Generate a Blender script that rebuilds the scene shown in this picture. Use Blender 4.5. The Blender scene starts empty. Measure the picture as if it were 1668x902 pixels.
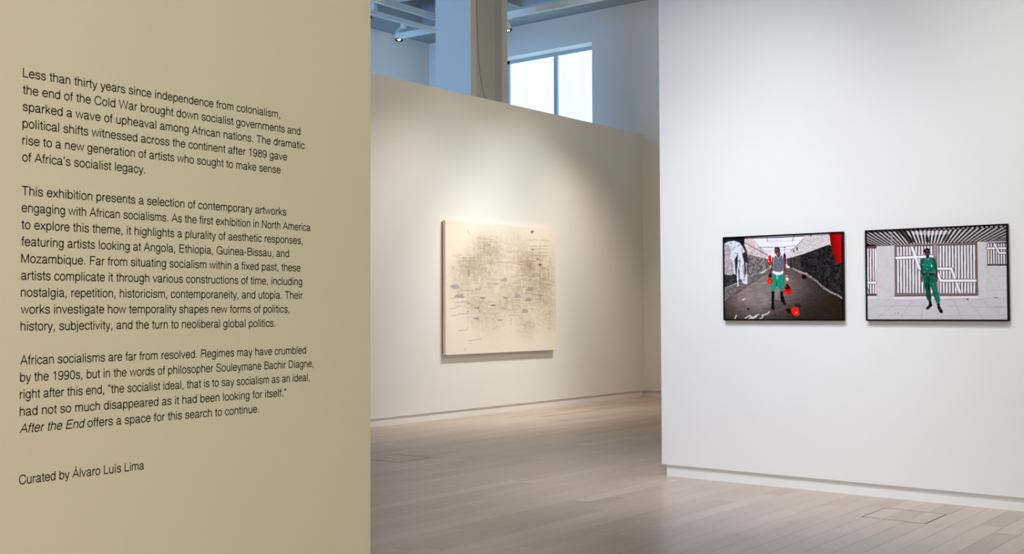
import bpy, bmesh, math, random
import numpy as np
from mathutils import Vector, Matrix

S = bpy.context.scene
COL = S.collection
random.seed(7)

# ---------------------------------------------------------------- camera
# X runs along the white wall, Y along the canvas wall, Z up. The camera stands at the origin, 1.25 m up.
cam_data = bpy.data.cameras.new('camera')
cam_data.sensor_fit = 'HORIZONTAL'
cam_data.sensor_width = 36.0
cam_data.lens = 36.0 * 1848.9 / 1668.0
cam_data.clip_end = 200
cam = bpy.data.objects.new('camera', cam_data)
COL.objects.link(cam)
_fx = Vector((-0.62110, 0.78310, 0.03007)).normalized()        # viewing direction
_rt = Vector((0.7837, 0.6211, -0.0033)).normalized()           # picture right
_rt = (_rt - _fx * _rt.dot(_fx)).normalized()
_up = _rt.cross(_fx)
cam.matrix_world = Matrix(((_rt.x, _up.x, -_fx.x, 0.0), (_rt.y, _up.y, -_fx.y, 0.0), (_rt.z, _up.z, -_fx.z, 1.25), (0, 0, 0, 1)))
S.camera = cam

# ---------------------------------------------------------------- world, exposure
world = bpy.data.worlds.new('world')
S.world = world
world.use_nodes = True
_bg = world.node_tree.nodes['Background']
_bg.inputs[0].default_value = (0.72, 0.86, 1.0, 1)
_bg.inputs[1].default_value = 0.3
S.view_settings.view_transform = 'Standard'
S.view_settings.look = 'None'
S.view_settings.gamma = 1.0
S.view_settings.use_curve_mapping = False
S.view_settings.exposure = 0.0
S.cycles.use_denoising = True
S.cycles.max_bounces = 8
S.cycles.diffuse_bounces = 6
S.cycles.sample_clamp_indirect = 8.0

# ---------------------------------------------------------------- gallery track lamps above the frame, plus unseen fills added for brightness
def spot(name, loc, target, power, color, size_deg, blend, radius=0.025):
    d = bpy.data.lights.new(name, 'SPOT')
    d.energy = power; d.color = color; d.spot_size = math.radians(size_deg); d.spot_blend = blend; d.shadow_soft_size = radius
    o = bpy.data.objects.new(name, d); COL.objects.link(o)
    o.location = loc
    o.rotation_euler = (Vector(target) - Vector(loc)).to_track_quat('-Z', 'Y').to_euler()
    return o
def area(name, loc, target, sx, sy, power, color):
    d = bpy.data.lights.new(name, 'AREA')
    d.shape = 'RECTANGLE'; d.size = sx; d.size_y = sy; d.energy = power; d.color = color
    o = bpy.data.objects.new(name, d); COL.objects.link(o)
    o.location = loc
    o.rotation_euler = (Vector(target) - Vector(loc)).to_track_quat('-Z', 'Y').to_euler()
    return o
LAMPS = [  # kind, name, place, aim, cone or size, watts, colour
 ('S', 'canvas_lamp', (-6.0, 10.2, 5.3), (-8.84, 10.0, 1.2), 60, 195, (0.86, 0.92, 0.97)),
 ('S', 'canvas_lamp', (-6.0, 11.3, 5.3), (-8.84, 11.3, 1.2), 58, 345, (0.97, 0.985, 0.98)),
 ('S', 'canvas_lamp', (-6.2, 10.7, 5.3), (-8.84, 10.6, 0.2), 46, 345, (1, 0.945, 0.83)),
 ('S', 'canvas_lamp', (-5.8, 8.8, 5.3), (-8.84, 9.2, 0.8), 56, 300, (1, 0.89, 0.8)),
 ('S', 'photo_lamp', (-4.0, 4.6, 5.2), (-4.0, 7.48, 1.5), 56, 350, (0.945, 0.951, 1)),
 ('S', 'photo_lamp', (-2.6, 4.5, 5.2), (-2.6, 7.48, 1.6), 64, 202, (0.995, 0.988, 1)),
 ('S', 'photo_lamp', (-0.9, 4.5, 5.2), (-0.9, 7.48, 1.7), 64, 283, (0.99, 1, 0.985)),
 ('S', 'photo_lamp', (-3.0, 3.2, 5.2), (-3.0, 7.48, 0.6), 50, 360, (0.896, 0.926, 1)),
 ('A', 'text_wall_fill', (2.6, -0.6, 2.6), (-2.7, 1.0, 1.1), (0.8, 2.4), 243, (0.995, 1, 0.955)),  # unseen area fill behind the camera, added to light the text wall evenly
 ('A', 'hall_fill', (-5.6, 4.0, 5.4), (-5.6, 4.0, 0.0), (2.5, 4.0), 18, (1, 0.7, 0.85)),  # broad area fill added for general ambient light
 ('A', 'passage_fill', (-11.2, 3.3, 4.7), (-11.2, 12.0, 4.6), (3.2, 1.8), 262, (0.25, 0.53, 1)),  # added free-standing area lamp in place of daylight reaching the passage
 ('S', 'corner_fill', (-6.4, 12.0, 5.3), (-8.84, 12.6, 0.7), 50, 330, (1, 0.79, 0.58)),  # spot added to brighten the low corner by the end wall
 ('S', 'far_wall_fill', (-9.6, 7.6, 5.0), (-13.08, 10.9, 4.5), 50, 430, (0.55, 0.76, 1)),  # unseen blue spot added to brighten the left of the far wall
 ('A', 'pillar_fill', (-5.0, 10.2, 3.2), (-9.3, 11.3, 4.1), (0.6, 0.6), 48, (1, 0.82, 0.52)),  # floating warm fill behind the white wall, added to lift the pillar
 ('S', 'photo_lamp', (-4.3, 3.4, 5.2), (-4.3, 7.48, 0.4), 44, 372, (0.81, 0.88, 1)),
]
for _k, _n, _p, _t, _s, _w, _c in LAMPS:
    if _k == 'S': spot(_n, _p, _t, _w, _c, _s, 1.0)
    else: area(_n, _p, _t, _s[0], _s[1], _w, _c)

# ---------------------------------------------------------------- materials
def mat(name, color, rough=0.6, metal=0.0, emit=None, estr=1.0, bump=0.0, bscale=200.0, vary=0.0, spec=0.5):
    m = bpy.data.materials.new(name); m.use_nodes = True
    nt = m.node_tree; b = nt.nodes['Principled BSDF']
    b.inputs['Base Color'].default_value = (*color, 1); b.inputs['Roughness'].default_value = rough
    b.inputs['Metallic'].default_value = metal; b.inputs['Specular IOR Level'].default_value = spec
    if emit:
        b.inputs['Emission Color'].default_value = (*emit, 1); b.inputs['Emission Strength'].default_value = estr
    if vary or bump:
        tc = nt.nodes.new('ShaderNodeNewGeometry')
    if vary:
        n = nt.nodes.new('ShaderNodeTexNoise'); n.inputs['Scale'].default_value = 1.3; n.inputs['Detail'].default_value = 4
        nt.links.new(tc.outputs['Position'], n.inputs['Vector'])
        r = nt.nodes.new('ShaderNodeMapRange'); r.inputs['From Min'].default_value = 0.3; r.inputs['From Max'].default_value = 0.7
        r.inputs['To Min'].default_value = 1 - vary; r.inputs['To Max'].default_value = 1 + vary
        nt.links.new(n.outputs['Fac'], r.inputs['Value'])
        mx = nt.nodes.new('ShaderNodeVectorMath'); mx.operation = 'SCALE'; mx.inputs[0].default_value = color
        nt.links.new(r.outputs['Result'], mx.inputs['Scale']); nt.links.new(mx.outputs['Vector'], b.inputs['Base Color'])
    if bump:
        n2 = nt.nodes.new('ShaderNodeTexNoise'); n2.inputs['Scale'].default_value = bscale; n2.inputs['Detail'].default_value = 3
        nt.links.new(tc.outputs['Position'], n2.inputs['Vector'])
        bp = nt.nodes.new('ShaderNodeBump'); bp.inputs['Strength'].default_value = bump; bp.inputs['Distance'].default_value = 0.002
        nt.links.new(n2.outputs['Fac'], bp.inputs['Height']); nt.links.new(bp.outputs['Normal'], b.inputs['Normal'])
    return m

M = {}
M['wall'] = mat('white_wall_paint', (0.80, 0.80, 0.79), 0.75, bump=0.08, vary=0.008, spec=0.3)
M['text_wall'] = mat('sand_wall_paint', (0.60, 0.53, 0.38), 0.8, bump=0.15, bscale=260, vary=0.012, spec=0.25)
M['soffit'] = mat('grey_ceiling_paint', (0.42, 0.46, 0.50), 0.8, bump=0.2, bscale=60, vary=0.04, spec=0.2)
M['deck'] = mat('dark_ceiling_deck', (0.07, 0.08, 0.08), 0.85, bump=0.3, bscale=40, vary=0.08, spec=0.2)
M['column'] = mat('column_paint', (0.60, 0.60, 0.58), 0.7, bump=0.1, vary=0.02, spec=0.3)
M['web'] = mat('column_web_shade', (0.50, 0.50, 0.48), 0.7, bump=0.1, vary=0.02, spec=0.3)  # darker than the flanges: shade of the recess put into the colour
M['lit_lip'] = mat('lip_edge_light', (0.92, 0.93, 0.95), 0.4, bump=0.02)  # lighter than the channel: light off the tab edges put into the colour
M['white_metal'] = mat('white_powder_coat', (0.88, 0.90, 0.92), 0.5, bump=0.03)
M['dark_metal'] = mat('black_anodised', (0.015, 0.015, 0.017), 0.4, bump=0.02)
M['frame'] = mat('black_frame_wood', (0.003, 0.0025, 0.0025), 0.5, bump=0.02, spec=0.08)
M['grey_alu'] = mat('grey_window_aluminium', (0.42, 0.49, 0.56), 0.5, metal=0.1, bump=0.02)
M['lens'] = mat('lit_lens', (1, 1, 1), 0.3, emit=(1.0, 0.97, 0.92), estr=6, bump=0.01)
M['vinyl'] = mat('black_vinyl', (0.010, 0.008, 0.006), 0.6, bump=0.01, spec=0.08)
M['linen'] = mat('raw_canvas_edge', (0.74, 0.62, 0.49), 0.85, bump=0.3, bscale=500)
M['stretcher'] = mat('dark_stretcher_wood', (0.12, 0.075, 0.04), 0.7, bump=0.1)
M['trim_metal'] = mat('dull_hatch_metal', (0.62, 0.56, 0.54), 0.4, metal=0.6, bump=0.02)
M['gap'] = mat('hatch_shadow_gap', (0.05, 0.035, 0.03), 0.9, bump=0.02)
M['subfloor'] = mat('dark_subfloor', (0.10, 0.075, 0.06), 0.9, bump=0.1)
M['cable'] = mat('grey_cable', (0.37, 0.36, 0.34), 0.6, bump=0.02)

def wood_material():
    m = bpy.data.materials.new('pale_oak_planks'); m.use_nodes = True
    nt = m.node_tree; b = nt.nodes['Principled BSDF']; L = nt.links.new; N = nt.nodes.new
    g = N('ShaderNodeNewGeometry'); oi = N('ShaderNodeObjectInfo')
    ad = N('ShaderNodeMath'); ad.operation = 'ADD'; L(g.outputs['Random Per Island'], ad.inputs[0]); L(oi.outputs['Random'], ad.inputs[1])
    fr = N('ShaderNodeMath'); fr.operation = 'FRACT'; L(ad.outputs[0], fr.inputs[0])
    # plank tone
    cr = N('ShaderNodeValToRGB'); e = cr.color_ramp.elements
    e[0].position = 0; e[0].color = (0.445, 0.347, 0.284, 1); e[1].position = 1; e[1].color = (0.592, 0.478, 0.404, 1)
    x = cr.color_ramp.elements.new(0.3); x.color = (0.505, 0.400, 0.332, 1)
    x = cr.color_ramp.elements.new(0.75); x.color = (0.54, 0.432, 0.362, 1)
    L(fr.outputs[0], cr.inputs['Fac'])
    # grain: noise stretched along the plank, shifted per plank
    mp = N('ShaderNodeVectorMath'); mp.operation = 'MULTIPLY'; mp.inputs[1].default_value = (26, 1.6, 1)
    L(g.outputs['Position'], mp.inputs[0])
    sh = N('ShaderNodeCombineXYZ'); sc = N('ShaderNodeMath'); sc.operation = 'MULTIPLY'; sc.inputs[1].default_value = 93
    L(fr.outputs[0], sc.inputs[0]); L(sc.outputs[0], sh.inputs['Z'])
    va = N('ShaderNodeVectorMath'); va.operation = 'ADD'; L(mp.outputs[0], va.inputs[0]); L(sh.outputs[0], va.inputs[1])
    n = N('ShaderNodeTexNoise'); n.inputs['Scale'].default_value = 1.0; n.inputs['Detail'].default_value = 6; n.inputs['Roughness'].default_value = 0.6; n.inputs['Distortion'].default_value = 0.6
    L(va.outputs[0], n.inputs['Vector'])
    mr = N('ShaderNodeMapRange'); mr.inputs['From Min'].default_value = 0.3; mr.inputs['From Max'].default_value = 0.7
    mr.inputs['To Min'].default_value = 0.90; mr.inputs['To Max'].default_value = 1.08
    L(n.outputs['Fac'], mr.inputs['Value'])
    ml = N('ShaderNodeVectorMath'); ml.operation = 'SCALE'; L(cr.outputs['Color'], ml.inputs[0]); L(mr.outputs['Result'], ml.inputs['Scale'])
    L(ml.outputs[0], b.inputs['Base Color'])
    rr = N('ShaderNodeMapRange'); rr.inputs['To Min'].default_value = 0.24; rr.inputs['To Max'].default_value = 0.36
    L(n.outputs['Fac'], rr.inputs['Value']); L(rr.outputs['Result'], b.inputs['Roughness'])
    b.inputs['Specular IOR Level'].default_value = 0.45
    bp = N('ShaderNodeBump'); bp.inputs['Strength'].default_value = 0.12; bp.inputs['Distance'].default_value = 0.001
    L(n.outputs['Fac'], bp.inputs['Height']); L(bp.outputs['Normal'], b.inputs['Normal'])
    return m
M['wood'] = wood_material()

def window_material():
    # overexposed daylight behind sheer white film, in faint vertical folds
    m = bpy.data.materials.new('daylit_window_film'); m.use_nodes = True
    nt = m.node_tree; b = nt.nodes['Principled BSDF']
    g = nt.nodes.new('ShaderNodeNewGeometry')
    v = nt.nodes.new('ShaderNodeVectorMath'); v.operation = 'MULTIPLY'; v.inputs[1].default_value = (4.5, 4.5, 0.15)
    n = nt.nodes.new('ShaderNodeTexNoise'); n.inputs['Scale'].default_value = 1.0; n.inputs['Detail'].default_value = 2
    nt.links.new(g.outputs['Position'], v.inputs[0]); nt.links.new(v.outputs[0], n.inputs['Vector'])
    cr = nt.nodes.new('ShaderNodeValToRGB'); e = cr.color_ramp.elements
    e[0].position = 0.35; e[0].color = (0.50, 0.79, 1, 1); e[1].position = 0.62; e[1].color = (0.56, 0.84, 1, 1)
    nt.links.new(n.outputs['Fac'], cr.inputs['Fac'])
    b.inputs['Base Color'].default_value = (0.05, 0.05, 0.05, 1); b.inputs['Roughness'].default_value = 0.6
    nt.links.new(cr.outputs['Color'], b.inputs['Emission Color']); b.inputs['Emission Strength'].default_value = 1.75
    return m
M['pane'] = window_material()

def print_material(name, rough=0.5, spec=0.3):
    m = bpy.data.materials.new(name); m.use_nodes = True
    nt = m.node_tree; b = nt.nodes['Principled BSDF']
    a = nt.nodes.new('ShaderNodeVertexColor'); a.layer_name = 'Col'
    nt.links.new(a.outputs['Color'], b.inputs['Base Color'])
    b.inputs['Roughness'].default_value = rough; b.inputs['Specular IOR Level'].default_value = spec
    return m

# ---------------------------------------------------------------- helpers
class MB:
    def __init__(s): s.v = []; s.f = []
    def box(s, x0, x1, y0, y1, z0, z1):
        k = len(s.v)
        s.v += [(x, y, z) for z in (z0, z1) for (x, y) in ((x0, y0), (x1, y0), (x1, y1), (x0, y1))]
        s.f += [tuple(k + i for i in q) for q in ((0, 3, 2, 1), (4, 5, 6, 7), (0, 1, 5, 4), (1, 2, 6, 5), (2, 3, 7, 6), (3, 0, 4, 7))]
        return s
    def prism(s, pts, z0, z1):
        k = len(s.v); n = len(pts)
        s.v += [(x, y, z0) for x, y in pts] + [(x, y, z1) for x, y in pts]
        s.f += [tuple(k + i for i in reversed(range(n))), tuple(k + n + i for i in range(n))]
        s.f += [(k + i, k + (i + 1) % n, k + n + (i + 1) % n, k + n + i) for i in range(n)]
        return s
    def tube(s, a, b, r0, r1=None, n=24, caps=True):
        r1 = r0 if r1 is None else r1
        a = Vector(a); b = Vector(b); d = (b - a).normalized()
        u = d.orthogonal().normalized(); w = d.cross(u); k = len(s.v)
        for c, r in ((a, r0), (b, r1)):
            for i in range(n):
                t = 2 * math.pi * i / n
                s.v.append(tuple(c + (u * math.cos(t) + w * math.sin(t)) * r))
        s.f += [(k + i, k + (i + 1) % n, k + n + (i + 1) % n, k + n + i) for i in range(n)]
        if caps: s.f += [tuple(k + i for i in reversed(range(n))), tuple(k + n + i for i in range(n))]
        return s
    def build(s, name, m, parent=None, kind=None, bevel=0.0, smooth=False):
        me = bpy.data.meshes.new(name); me.from_pydata(s.v, [], s.f); me.update()
        if bevel:
            bm = bmesh.new(); bm.from_mesh(me)
            bmesh.ops.bevel(bm, geom=bm.edges[:], offset=bevel, segments=2, affect='EDGES', profile=0.7)
            bm.to_mesh(me); bm.free()
        if smooth:
            me.polygons.foreach_set('use_smooth', [len(p.vertices) == 4 for p in me.polygons])
        me.materials.append(M[m] if isinstance(m, str) else m)
        return link(name, me, parent, kind)
def link(name, me, parent=None, kind=None):
    o = bpy.data.objects.new(name, me); COL.objects.link(o)
    if parent is not None: o.parent = parent
    if kind: o['kind'] = kind
    return o
def thing(name, label, cat, group=None, loc=(0, 0, 0), rot=None):
    o = bpy.data.objects.new(name, None); COL.objects.link(o); o.empty_display_size = 0.1
    o.location = loc
    if rot: o.rotation_euler = rot
    o['label'] = label; o['category'] = cat
    if group: o['group'] = group
    return o
def box(name, m, parent, *d, **k): return MB().box(*d).build(name, m, parent, **k)

# ---------------------------------------------------------------- the room
H = 3.85          # height of the partitions
CZ = 5.82         # underside of the ceiling beams
# floor: slab, then the planks in rows along Y
floor = box('floor', 'subfloor', None, -13.4, 6.3, -4.3, 14.9, -0.25, -0.021, kind='structure')
HATCH = [(-2.637, -2.263, 6.729, 7.120), (-7.005, -6.620, 6.815, 7.205)]
PW = 0.126; X0 = -3.757
rnd = random.Random(11)
def plank_box(mb, x0, x1, y0, y1):
    # a board with eased upper edges, top at z = 0
    e = 0.0011; k = len(mb.v)
    mb.v += [(x0, y0, -0.018), (x1, y0, -0.018), (x1, y1, -0.018), (x0, y1, -0.018),
             (x0, y0, -e), (x1, y0, -e), (x1, y1, -e), (x0, y1, -e),
             (x0 + e, y0 + e, 0), (x1 - e, y0 + e, 0), (x1 - e, y1 - e, 0), (x0 + e, y1 - e, 0)]
    for a, b in ((0, 4), (4, 8)):
        mb.f += [(k + a + i, k + a + (i + 1) % 4, k + b + (i + 1) % 4, k + b + i) for i in range(4)]
    mb.f += [(k + 8, k + 9, k + 10, k + 11), (k + 3, k + 2, k + 1, k)]
planks = []
i0 = int((-13.3 - X0) / PW); i1 = int((6.1 - X0) / PW)
for i in range(i0, i1):
    xa = X0 + i * PW; xb = xa + PW
    y = -4.2 - rnd.random() * 1.6
    while y < 14.7:
        ln = rnd.choice((0.9, 1.2, 1.5, 1.8, 2.1)); ya, yb = max(y, -4.2), min(y + ln, 14.75); y += ln
        if yb - ya < 0.05: continue
        g = 0.0009
        segs = [(xa + g, xb - g, ya + g, yb - g)]
        for hx0, hx1, hy0, hy1 in HATCH:        # boards are cut round the floor hatches
            hx0 -= .006; hx1 += .006; hy0 -= .006; hy1 += .006
            out = []
            for a, b, c, d in segs:
                if b <= hx0 or a >= hx1 or d <= hy0 or c >= hy1: out.append((a, b, c, d)); continue
                if c < hy0: out.append((a, b, c, hy0))
                if d > hy1: out.append((a, b, hy1, d))
                c2, d2 = max(c, hy0), min(d, hy1)
                if a < hx0: out.append((a, hx0, c2, d2))
                if b > hx1: out.append((hx1, b, c2, d2))
            segs = out
        planks += segs
def px_area(p):
    # how large a board shows from the camera's place (hidden behind the walls counts nothing)
    x = (p[0] + p[1]) / 2; y = (p[2] + p[3]) / 2
    v = Vector((x, y, -1.25)); d = v.dot(_fx)
    if d < 2: return 0
    u = 834 + 1848.9 * v.dot(_rt) / d; w = 451 - 1848.9 * v.dot(_up) / d
    if not (595 < u < 1700 and w < 925): return 0
    if y > 7.5 and x > -4.5: return 0
    if y > 7.5 and u > 1085: return 0
    if x < -8.87: return 0
    return (p[1] - p[0]) * (p[3] - p[2]) / d ** 3
ranked = sorted(planks, key=px_area, reverse=True)
near = [p for p in ranked[:290] if px_area(p) > 0]
cache = {}
for p in near:
    key = (round(p[1] - p[0], 4), round(p[3] - p[2], 4))
    if key not in cache:
        mb = MB(); plank_box(mb, 0, key[0], 0, key[1])
        me = bpy.data.meshes.new('plank'); me.from_pydata(mb.v, [], mb.f); me.materials.append(M['wood']); cache[key] = me
    o = link('plank', cache[key], floor); o.location = (p[0], p[2], 0)
near_set = set(near)
mb = MB()
for p in planks:
    if p not in near_set: plank_box(mb, *p)
mb.build('far_planks', 'wood', floor, kind='stuff')

for k, (x0, x1, y0, y1) in enumerate(HATCH):
    t = thing('floor_hatch', ('small square hatch flush in the planks in front of the white wall with two photographs',
                              'square floor hatch near the canvas wall, partly behind the text wall edge')[k], 'floor hatch', 'square hatches in the floor')
    f = MB(); w = 0.005
    f.box(x0 - w, x1 + w, y0 - w, y0, -.018, 0.0004)
    f.box(x1, x1 + w, y0, y1, -.018, 0.0004)
    f.build('dark_rim', 'gap', t)
    box('metal_rim', 'trim_metal', t, x0 - w, x1 + w, y1, y1 + w, -.018, 0.0022)
    a = x0 + .001; q = MB(); n = 3; s = (x1 - x0 - .002) / n
    for j in range(n):
        o = MB(); plank_box(o, a + j * s + .0004, a + (j + 1) * s - .0004, y0 + .001, y1 - .001); o.build('plank', 'wood', t)

# white wall on the right, hung over a recessed plinth
w = MB().box(-4.487, 5.0, 7.48, 7.80, 0.0875, H).build('wall_right', 'wall', None, kind='structure')
MB().box(-4.457, 5.0, 7.500, 7.77, 0.0, 0.0875).build('baseboard_right', 'wall', None, kind='structure')
# canvas wall in the middle
MB().box(-9.12, -8.84, 3.2, 14.24, 0.0885, H).build('wall_middle', 'wall', None, kind='structure')
MB().box(-9.09, -8.856, 3.23, 14.24, 0.0, 0.0885).build('baseboard_middle', 'wall', None, kind='structure')
# text wall on the left, turned by a degree and a half
TP = Vector((-2.6959, 1.4439, 0)); TD = Vector((0.02761, 0.99962, 0)); TN = Vector((TD.y, -TD.x, 0))
def tw(s, off): q = TP + TD * s + TN * off; return (q.x, q.y)
MB().prism([tw(-4.2, 0), tw(1.171, 0), tw(1.171, -0.30), tw(-4.2, -0.30)][::-1], 0.0875, H).build('wall_left', 'text_wall', None, kind='structure')
MB().prism([tw(-4.2, -.03), tw(1.141, -.03), tw(1.141, -0.27), tw(-4.2, -0.27)][::-1], 0.0, 0.0875).build('baseboard_left', 'text_wall', None, kind='structure')
# end wall with the clerestory window
WX0, WX1, WZ0, WZ1 = -11.58, -9.725, 2.7, 5.352
w = MB().box(-13.38, WX0, 14.24, 14.74, 0.0875, 6.9).box(WX1, 6.2, 14.24, 14.74, 0.0875, 6.9)
w.box(WX0, WX1, 14.24, 14.74, 0.0875, WZ0).box(WX0, WX1, 14.24, 14.74, WZ1, 6.9)
w.build('wall_end', 'wall', None, kind='structure')
MB().box(-13.38, 6.2, 14.262, 14.74, 0.0, 0.0875).build('baseboard_end', 'wall', None, kind='structure')
MB().box(-13.38, -13.08, -4.3, 14.24, 0.0, 6.9).build('wall_far', 'wall', None, kind='structure')
MB().box(-13.08, 6.2, -4.3, -4.1, 0.0, 6.9).build('wall_back', 'wall', None, kind='structure')
MB().box(5.9, 6.2, -4.1, 14.24, 0.0, 6.9).build('wall_side', 'wall', None, kind='structure')

# window: frame, mullion, two panes
win = thing('window_1', 'tall two-pane clerestory window glowing above the canvas wall', 'window'); win['kind'] = 'structure'
GY = 14.49
f = MB().box(WX0, WX1, GY, GY + .07, WZ1 - .05, WZ1).box(WX0, WX0 + .05, GY, GY + .07, WZ0, WZ1).box(WX1 - .05, WX1, GY, GY + .07, WZ0, WZ1).box(WX0, WX1, GY, GY + .07, WZ0, WZ0 + .05)
f.build('window_frame', 'grey_alu', win)
box('mullion', 'grey_alu', win, -10.622, -10.556, GY - .012, GY + .07, WZ0 + .05, WZ1 - .05)
box('pane', 'pane', win, WX0 + .05, -10.622, GY + .03, GY + .045, WZ0 + .05, WZ1 - .05)
box('pane', 'pane', win, -10.556, WX1 - .05, GY + .03, GY + .045, WZ0 + .05, WZ1 - .05)

# ceiling: dark deck above, grey beams and soffits below
ceil = box('ceiling', 'deck', None, -13.38, 6.2, -4.3, 14.74, 6.9, 7.1, kind='structure')
box('soffit', 'soffit', ceil, -13.08, 5.9, 13.37, 14.24, CZ, 6.9)
box('soffit', 'soffit', ceil, -13.08, -12.45, -4.1, 13.37, CZ, 6.9)
for xa, xb in ((-11.05, -10.41), (-8.6, -8.0), (-5.6, -5.0), (-2.6, -2.0), (0.4, 1.0), (3.4, 4.0)):
    box('beam', 'soffit', ceil, xa, xb, -4.1, 13.37, CZ, 6.9)
# unseen glowing screen, added behind the canvas wall as a source for the passage_fill lamp
light_screen = thing('added_light_screen', 'unseen glowing screen added to close the passage behind the canvas wall', 'window'); light_screen['kind'] = 'structure'
f = MB().box(-13.08, -9.12, 3.0, 3.1, 5.7, 5.82).box(-13.08, -9.12, 3.0, 3.1, 3.4, 3.5).box(-13.08, -13.0, 3.0, 3.1, 3.5, 5.7).box(-9.2, -9.12, 3.0, 3.1, 3.5, 5.7)
f.build('window_frame', 'grey_alu', light_screen)
for a in (-13.0, -11.74, -10.47): box('pane', 'pane', light_screen, a + .01, a + 1.25, 3.04, 3.06, 3.5, 5.7)
box('wall_passage', 'wall', None, -13.08, -9.12, 3.0, 3.1, 0.0, 3.4, kind='structure')

# column behind the canvas wall: near flange, web, far flange (an encased steel section)
col = thing('pillar', 'thick pale pillar with a recessed web standing behind the canvas wall', 'pillar', loc=(0, 0, 0)); col['kind'] = 'structure'
CX = -9.3
box('flange', 'column', col, CX - .60, CX, 10.896, 11.005, 0, CZ + .9)
box('flange', 'column', col, CX - .60, CX, 11.529, 11.645, 0, CZ + .9)
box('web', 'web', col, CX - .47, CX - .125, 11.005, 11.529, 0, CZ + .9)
cu = MB()
pts = [(11.161, 5.361), (11.164, 5.041), (11.178, 4.803), (11.196, 4.566), (11.22, 4.37), (11.256, 4.216), (11.293, 4.101), (11.343, 3.979)]
for (a, b), (c, d) in zip(pts, pts[1:]): cu.tube((CX - .119, a, b), (CX - .119, c, d), .0045, n=8)
cu.build('cable', 'cable', col)

# hung channels with slotted lips, ducts
def strut(name, label, a, b, z, group=None, side=1, rods=()):
    # a, b: ends in plan; closed channel 41 x 60 mm with a row of slot tabs along its lower near edge
    a = Vector((*a, 0)); b = Vector((*b, 0)); d = (b - a).normalized(); n = Vector((-d.y, d.x, 0)) * side
    t = thing(name, label, 'ceiling channel', group)
    def P(s, o): q = a + d * s + n * o; return (q.x, q.y)
    ln = (b - a).length
    MB().prism([P(0, -.03), P(ln, -.03), P(ln, .03), P(0, .03)][::1 if side > 0 else -1], z, z + .085).build('channel', 'white_metal', t)
    lip = MB(); s = 0.01
    while s < ln - .03:
        lip.prism([P(s, -.036), P(s + .028, -.036), P(s + .028, -.020), P(s, -.020)][::1 if side > 0 else -1], z - .012, z + .010); s += .048
    lip.build('slotted_lip', 'lit_lip', t, kind='stuff')
    for q in rods:
        p = P(q, 0); MB().tube((p[0], p[1], z + .08), (p[0], p[1], 6.9), .006, n=8).build('hanger_rod', 'white_metal', t)
    return t
strut('ceiling_channel', 'white slotted channel running towards the end wall, highest at the left of the pillar', (-11.06, 7.2), (-11.06, 12.66), 5.49, 'slotted channels hung below the ceiling', 1, (.6, 2.9, 5.42))
strut('ceiling_channel', 'white slotted channel parallel to the window wall, ends at the spotlight left of the pillar', (-12.24, 12.67), (-7.4, 12.87), 5.49, 'slotted channels hung below the ceiling', 1, (1.34, 3.9))
bx = thing('ceiling_beam', 'wide smooth white box beam crossing below the slotted channel left of the pillar', 'beam')
MB().prism([(-11.515, 7.4), (-11.445, 7.4), (-11.385, 12.60), (-11.455, 12.60)], 5.44, 5.50).build('beam', 'white_metal', bx)
MB().box(-11.47, -11.45, 9.6, 9.62, 5.49, 6.9).build('hanger_rod', 'white_metal', bx)
MB().box(-11.425, -11.405, 12.57, 12.59, 5.49, 6.9).build('hanger_rod', 'white_metal', bx)
d1 = thing('air_duct', 'round white duct above the slotted channels left of the pillar', 'duct')
MB().tube((-12.30, 12.52, 6.10), (-11.09, 12.52, 6.06), .085, n=32).build('duct', 'white_metal', d1, smooth=True)
MB().tube((-12.34, 12.52, 6.10), (-12.27, 12.52, 6.10), .10, n=32).build('collar', 'white_metal', d1, smooth=True)
MB().box(-11.12, -11.11, 12.515, 12.525, 6.1, 6.9).build('hanger_rod', 'white_metal', d1)
d2 = thing('air_duct', 'round dark grey duct at the top edge left of the pillar', 'duct')
MB().tube((-12.40, 12.0, 6.42), (-11.6, 12.0, 6.42), .16, n=32).build('duct', 'deck', d2, smooth=True)
MB().tube((-11.62, 12.0, 6.42), (-11.5, 12.0, 6.42), .175, n=32).build('collar', 'white_metal', d2, smooth=True)
MB().box(-12.0, -11.99, 11.995, 12.005, 6.42, 6.9).build('hanger_rod', 'white_metal', d2)
d3 = thing('air_duct', 'white pipe with a bent end near the window wall, right of the pillar', 'duct')
MB().tube((-9.08, 13.05, 5.66), (-6.5, 13.05, 5.66), .075, n=24).build('duct', 'white_metal', d3, smooth=True)
MB().tube((-9.24, 13.05, 5.80), (-9.06, 13.05, 5.655), .07, .076, n=24).build('elbow', 'white_metal', d3, smooth=True)
MB().box(-8.9, -8.89, 13.045, 13.055, 5.66, 6.9).build('hanger_rod', 'white_metal', d3)

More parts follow.
